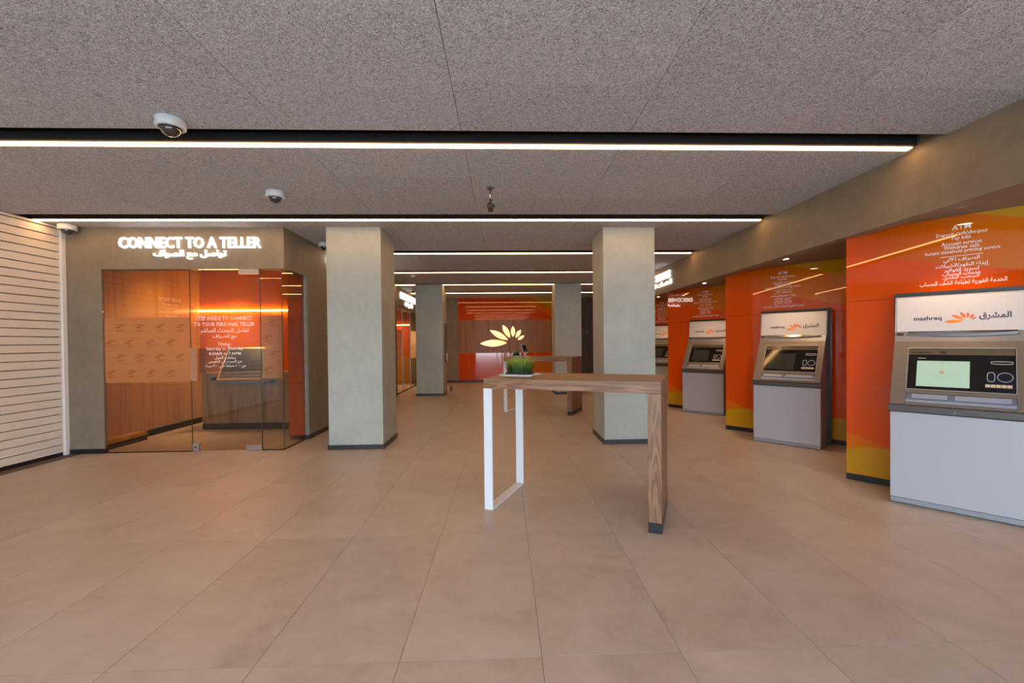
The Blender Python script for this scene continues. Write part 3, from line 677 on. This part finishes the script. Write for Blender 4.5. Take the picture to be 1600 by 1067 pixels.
    MB().box(0.0, 0.006, -0.012, 0.02, 0.0, 0.31).box(W - 0.006, W, -0.012, 0.02, 0.0, 0.31).box(0.0, W, -0.012, 0.02, 0.306, 0.312).xf(HM).obj('header_edge', SILVER, t)
    place_text('lettering', 'mashreq', NAVY, hd, 0.125, 0.303, 0.088, 0.135, -0.0165, 0.025, res=2, mtx=HM)
    place_text('lettering', shape_ar('المشرق'), NAVY, hd, 0.525, 0.702, 0.088, 0.155, -0.0165, 0.026, res=2, mtx=HM)
    pm = petals_mesh(0.19 / 348, 0.319, 0.082)
    o = pm.xf(Matrix.Translation((0, -0.0168, 0))).obj('logo', PETM, hd); o.matrix_local = HM
    # black surround recess
    MB().box(-0.012, W + 0.03, 0.33, 0.415, 0.02, 1.80).obj('back_frame', BLACK, t)
    return t
atm('grey and white cash machine nearest the camera, its screen lit pale green', (3.311, 3.673), True)
atm('second cash machine from the camera, light streak across its dark screen', (3.448, 5.991), False)
atm('third cash machine from the camera, between two orange glass panels', (3.487, 8.525), False)
atm('farthest cash machine, mostly hidden by the right front column', (3.50, 10.99), False)
downlight('round downlight in the soffit above the nearest cash machine', 3.60, 3.40, 2.445, SPOT)
downlight('round downlight in the soffit above the second cash machine', 3.645, 5.62, 2.445, SPOT)
downlight('round downlight in the soffit above the third cash machine', 3.66, 7.98, 2.445, SPOT)
downlight('round downlight in the soffit above the farthest cash machine', 3.66, 10.4, 2.445, SPOT)

# ================================================================== BACK FEATURE WALL
fwl = thing('feature_wall', 'orange glass and walnut feature wall at the far end of the hall', 'wall panel', (0.0, 15.56, 0))
box('upper_panel', BACKP, -1.60, 1.73, -0.03, 0, 2.18, H, fwl); box('lower_panel', BACKP, -1.60, 1.73, -0.03, 0, 0.065, 1.02, fwl)
for k in range(11):
    a = -1.60 + k * 3.33 / 11; box('wood_board', WALNUT, a + 0.001, a + 3.33 / 11 - 0.001, -0.025, 0, 1.021, 2.179, fwl)
pt = thing('petal_sign', 'glowing cream six-petal emblem on the walnut band of the far wall', 'sign', (0.0, 15.50, 0))
kk = 0.00449
PGL = mat_petal('lit_petal', (1.0, 0.66, 0.24), (1.0, 0.78, 0.42), 0.1, 1.35, 0.9, 1.15)
PRIM = plain('petal_rim', (0.30, 0.04, 0.01), 0.4)
for mb in petals_mesh(kk, -0.85, 1.35, 0.02, False): mb.obj('petal', PGL, pt)
for (p, q, hw) in PET:
    p_, q_ = Vector(p), Vector(q); d = (q_ - p_).normalized() * 9
    o = [(-0.85 + (a.x - 650) * kk, 1.35 + (583 - a.y) * kk) for a in petal_outline(p_ - d, q_ + d, hw + 6)]
    MB().prism(o, 0.001, 0.035, 'y').obj('petal_back', PRIM, pt)
d2 = frame('door_2', (3.05, 15.56, 0), 0)
box('leaf', DARKDOOR, -0.32, 0.30, -0.04, 0, 0.0, 2.93, d2, 0.003)
MB().lathe([(0, 0), (0.02, 0), (0.022, 0.02), (0.014, 0.035), (0, 0.036)], 16, mtx=Matrix.Translation((-0.12, -0.04, 1.71)) @ Matrix.Rotation(PI / 2, 4, 'X')).obj('door_knob', STEEL, d2)

# ================================================================== HIGH TABLES
def table(label, p, rot, L=1.42, D=0.72, Ht=1.10):
    t = thing('high_table', label, 'table', (p[0], p[1], 0), rot, 'high tables in the hall')
    AP = 0.085
    MB().box(0, L - 0.0, 0, D, Ht - AP, Ht, 0.002).obj('tabletop', OAK_X, t)
    MB().box(L - 0.095, L, 0, D, 0.075, Ht - AP - 0.001, 0.002).obj('slab_leg', OAK_Z, t)
    box('foot', BLACK, L - 0.096, L + 0.001, -0.001, D + 0.001, 0, 0.075, t, 0.002)
    fl_ = MB(); a = 0.075; b = 0.012
    fl_.box(0.0, a, 0.0, b, 0.0, Ht - AP - 0.012).box(0.0, a, D - b, D, 0.0, Ht - AP - 0.012).box(0.0, a, b, D - b, 0, b).box(0.0, a, 0, D, Ht - AP - 0.012, Ht - AP - 0.001)
    fl_.obj('frame_leg', WHITE, t)
    return t
TR = math.atan2(-0.40, 0.916)
T1 = table('high oak table with a white frame leg, nearest the camera', (-0.178, 3.70), TR)
T2 = table('farther oak high table with a white frame leg, beyond the nearest one', (-0.02, 8.87), math.atan2(-0.424, 0.906))
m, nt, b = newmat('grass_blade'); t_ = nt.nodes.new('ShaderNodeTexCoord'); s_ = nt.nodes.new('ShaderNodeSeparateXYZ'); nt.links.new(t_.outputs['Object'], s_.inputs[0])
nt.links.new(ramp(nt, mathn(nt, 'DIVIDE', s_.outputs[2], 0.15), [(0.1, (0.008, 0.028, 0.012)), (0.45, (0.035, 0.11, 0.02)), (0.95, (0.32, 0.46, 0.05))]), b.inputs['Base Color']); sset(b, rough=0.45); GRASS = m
def plant(label, loc, rot, lx, ly, h, n, seed, traysize):
    rnd = random.Random(seed); t = thing('potted_grass', label, 'plant', loc, rot, 'small grass plants on the high tables')
    a, b_ = traysize
    MB().prism([(-a * 0.93, -b_ * 0.9), (a * 0.93, -b_ * 0.9), (a * 0.93, b_ * 0.9), (-a * 0.93, b_ * 0.9)], 0, 0.006, 'z').box(-a, a, -b_, b_, 0.006, 0.014, 0.002).obj('tray', WHITE, t)
    box('soil', plain('soil_dark', (0.02, 0.018, 0.012), 0.9), -lx * 0.72, lx * 0.72, -ly * 0.8, ly * 0.8, 0.014, 0.03, t)
    bm = bmesh.new()
    for i in range(n):
        x, y = rnd.uniform(-lx, lx) * 0.62, rnd.uniform(-ly, ly) * 0.75
        out = Vector((x / lx * 1.25 + rnd.uniform(-.45, .45), y / ly * 0.6 + rnd.uniform(-.4, .4), 0)); hh = h * rnd.uniform(0.5, 1.0) * (1 - 0.35 * (x / lx) ** 2); wd = rnd.uniform(0.0016, 0.003)
        side = Vector((-out.y, out.x, 0)); side = side.normalized() if side.length > 1e-3 else Vector((1, 0, 0)); pv = None
        for k in range(4):
            s = k / 3; p = Vector((x, y, 0.02)) + Vector((0, 0, hh * (s - 0.12 * s * s))) + out * (hh * 0.55 * s * s + 0.15 * hh * s)
            ww = side * wd * (1 - s) ** 0.6
            cur = [bm.verts.new(p - ww), bm.verts.new(p + ww)] if k < 3 else [bm.verts.new(p)]
            if pv: bm.faces.new((pv[0], pv[1], cur[1], cur[0]) if k < 3 else (pv[0], pv[1], cur[0]))
            pv = cur
    me = bpy.data.meshes.new('grass_blades'); bm.to_mesh(me); bm.free(); me.materials.append(GRASS)
    o = bpy.data.objects.new('grass_blades', me); C.objects.link(o); o.parent = t; o['kind'] = 'stuff'; return t
plant('bushy green grass plant in a white tray on the nearest high table', (0.135, 3.925, 1.10), TR, 0.150, 0.085, 0.190, 900, 3, (0.155, 0.115))
plant('small round clump of green grass on the farther high table', (0.245, 9.12, 1.10), TR, 0.10, 0.08, 0.12, 420, 5, (0.11, 0.09))
t = thing('tablet_stand', 'small white and black tablet stand beside the grass on the farther table', 'tablet', (0.43, 9.10, 1.10), 0.9)
box('base', WHITE, -0.06, 0.06, -0.05, 0.05, 0, 0.008, t, 0.002); box('post', WHITE, -0.012, 0.012, -0.008, 0.008, 0.008, 0.11, t)
MB().box(-0.08, 0.08, -0.006, 0.006, 0.0, 0.19, 0.003).xf(Matrix.Translation((0, -0.01, 0.07)) @ Matrix.Rotation(-0.35, 4, 'X')).obj('tablet', WHITE, t)
MB().box(-0.072, 0.072, -0.009, -0.006, 0.01, 0.18).xf(Matrix.Translation((0, -0.01, 0.07)) @ Matrix.Rotation(-0.35, 4, 'X')).obj('screen', ATM_K, t)

# ================================================================== CAMERAS AND SMALL FITTINGS
def dome(label, x, y, r=0.088):
    t = thing('dome_camera', label, 'security camera', (x, y, H), 0, 'white dome cameras'); k = r / 0.088
    sh_ = MB().lathe([(0, 0), (0.084 * k, 0), (0.088 * k, -0.006), (0.088 * k, -0.056 * k), (0.080 * k, -0.064 * k), (0.070 * k, -0.064 * k), (0.066 * k, -0.05 * k), (0, -0.05 * k)], 36).obj('housing', CAMW, t)
    MB().lathe([(0, -0.064 * k), (0.0655 * k, -0.064 * k), (0.0655 * k, -0.05 * k)], 32).obj('inner_ring', CAMB, t)
    MB().lathe([(0.058 * k * math.cos(a), -0.064 * k - 0.052 * k * math.sin(a)) for a in [i * PI / 2 / 8 for i in range(9)]], 32).obj('bubble', DOME, t)
    MB().tube((-0.065 * k, -0.0612 * k, -0.028 * k), (-0.066 * k, -0.063 * k, -0.028 * k), 0.0045, 10).obj('screw', CAMB, sh_)
    return t
dome('white dome camera on the ceiling nearest the camera, just before the first light line', -2.25, 3.10)
dome('white dome camera on the ceiling between the first two light lines', -2.29, 4.55)
dome('white dome camera at the corner where the shutter meets the teller room', -5.50, 5.80, 0.095)
dome('white dome camera half hidden behind the left front column', -2.72, 6.85, 0.085)
dome('white dome camera by the rear glass room sign', -2.60, 12.75, 0.085)
t = thing('dome_camera', 'small pale dome at the ceiling corner inside the teller room', 'security camera', (-5.28, 7.95, 2.76))
MB().lathe([(0, 0), (0.06, 0), (0.06, -0.03), (0.05, -0.04), (0, -0.04)], 24).obj('housing', CAMW, t); MB().lathe([(0.04 * math.cos(a), -0.04 - 0.03 * math.sin(a)) for a in [i * PI / 2 / 6 for i in range(7)]], 20).obj('bubble', DOME, t)
t = thing('smoke_detector', 'small flat white smoke detector on the ceiling beyond the left front column', 'smoke detector', (-2.06, 10.15, H))
MB().lathe([(0, 0), (0.06, 0), (0.062, -0.012), (0.05, -0.022), (0.04, -0.03), (0.035, -0.042), (0, -0.045)], 24).obj('body', CAMW, t); MB().lathe([(0.0345, -0.034), (0.043, -0.031), (0.041, -0.027), (0.036, -0.030)], 24).obj('vent_ring', CAMB, t)
t = thing('bullet_camera', 'small black camera hanging on a steel stalk from the ceiling', 'security camera', (-0.124, 4.42, H))
MB().lathe([(0, 0), (0.036, 0), (0.036, -0.006), (0.012, -0.02), (0, -0.02)], 24).obj('ceiling_plate', ATM_D, t)
MB().tube((0, 0, -0.02), (0, 0, -0.115), 0.0105).obj('stalk', STEEL, t)
MB().tube((0, 0, -0.11), (0, 0, -0.155), 0.011).tube((0.0, 0, -0.13), (0.025, 0, -0.118), 0.006).obj('ball_joint', ATM_D, t)
bd = box('camera_body', CAMB, -0.030, 0.030, -0.055, 0.055, -0.225, -0.168, t, 0.006)
MB().lathe([(0, 0), (0.014, 0), (0.014, 0.004), (0.009, 0.003), (0, 0.003)], 18, mtx=Matrix.Translation((-0.003, -0.055, -0.192)) @ Matrix.Rotation(PI / 2, 4, 'X')).obj('lens', DOME, bd)
MB().tube((0.030, -0.02, -0.19), (0.046, -0.02, -0.19), 0.008).obj('knob', CAMB, t)
t = thing('wall_screen', 'slim upright black screen fixed to the side of the rear left column', 'screen', (-1.614, 12.18, 0.87))
box('casing', ATM_D, 0.0, 0.035, -0.12, 0.12, 0, 1.05, t, 0.004); box('display', ATM_K, 0.035, 0.037, -0.11, 0.11, 0.02, 1.03, t)
t = thing('door_wedge', 'small dark wedge on the floor at the rear left column', 'wedge', (-1.54, 12.75, 0)); 
MB().prism([(-0.05, 0), (0.05, 0), (0.02, 0.16), (-0.02, 0.16)], -0.04, 0.04, 'y').obj('body', ATM_D, t); box('foot_pad', plain('rubber_pink', (0.45, 0.25, 0.2), 0.6), 0.02, 0.09, -0.045, 0.045, 0, 0.02, t)
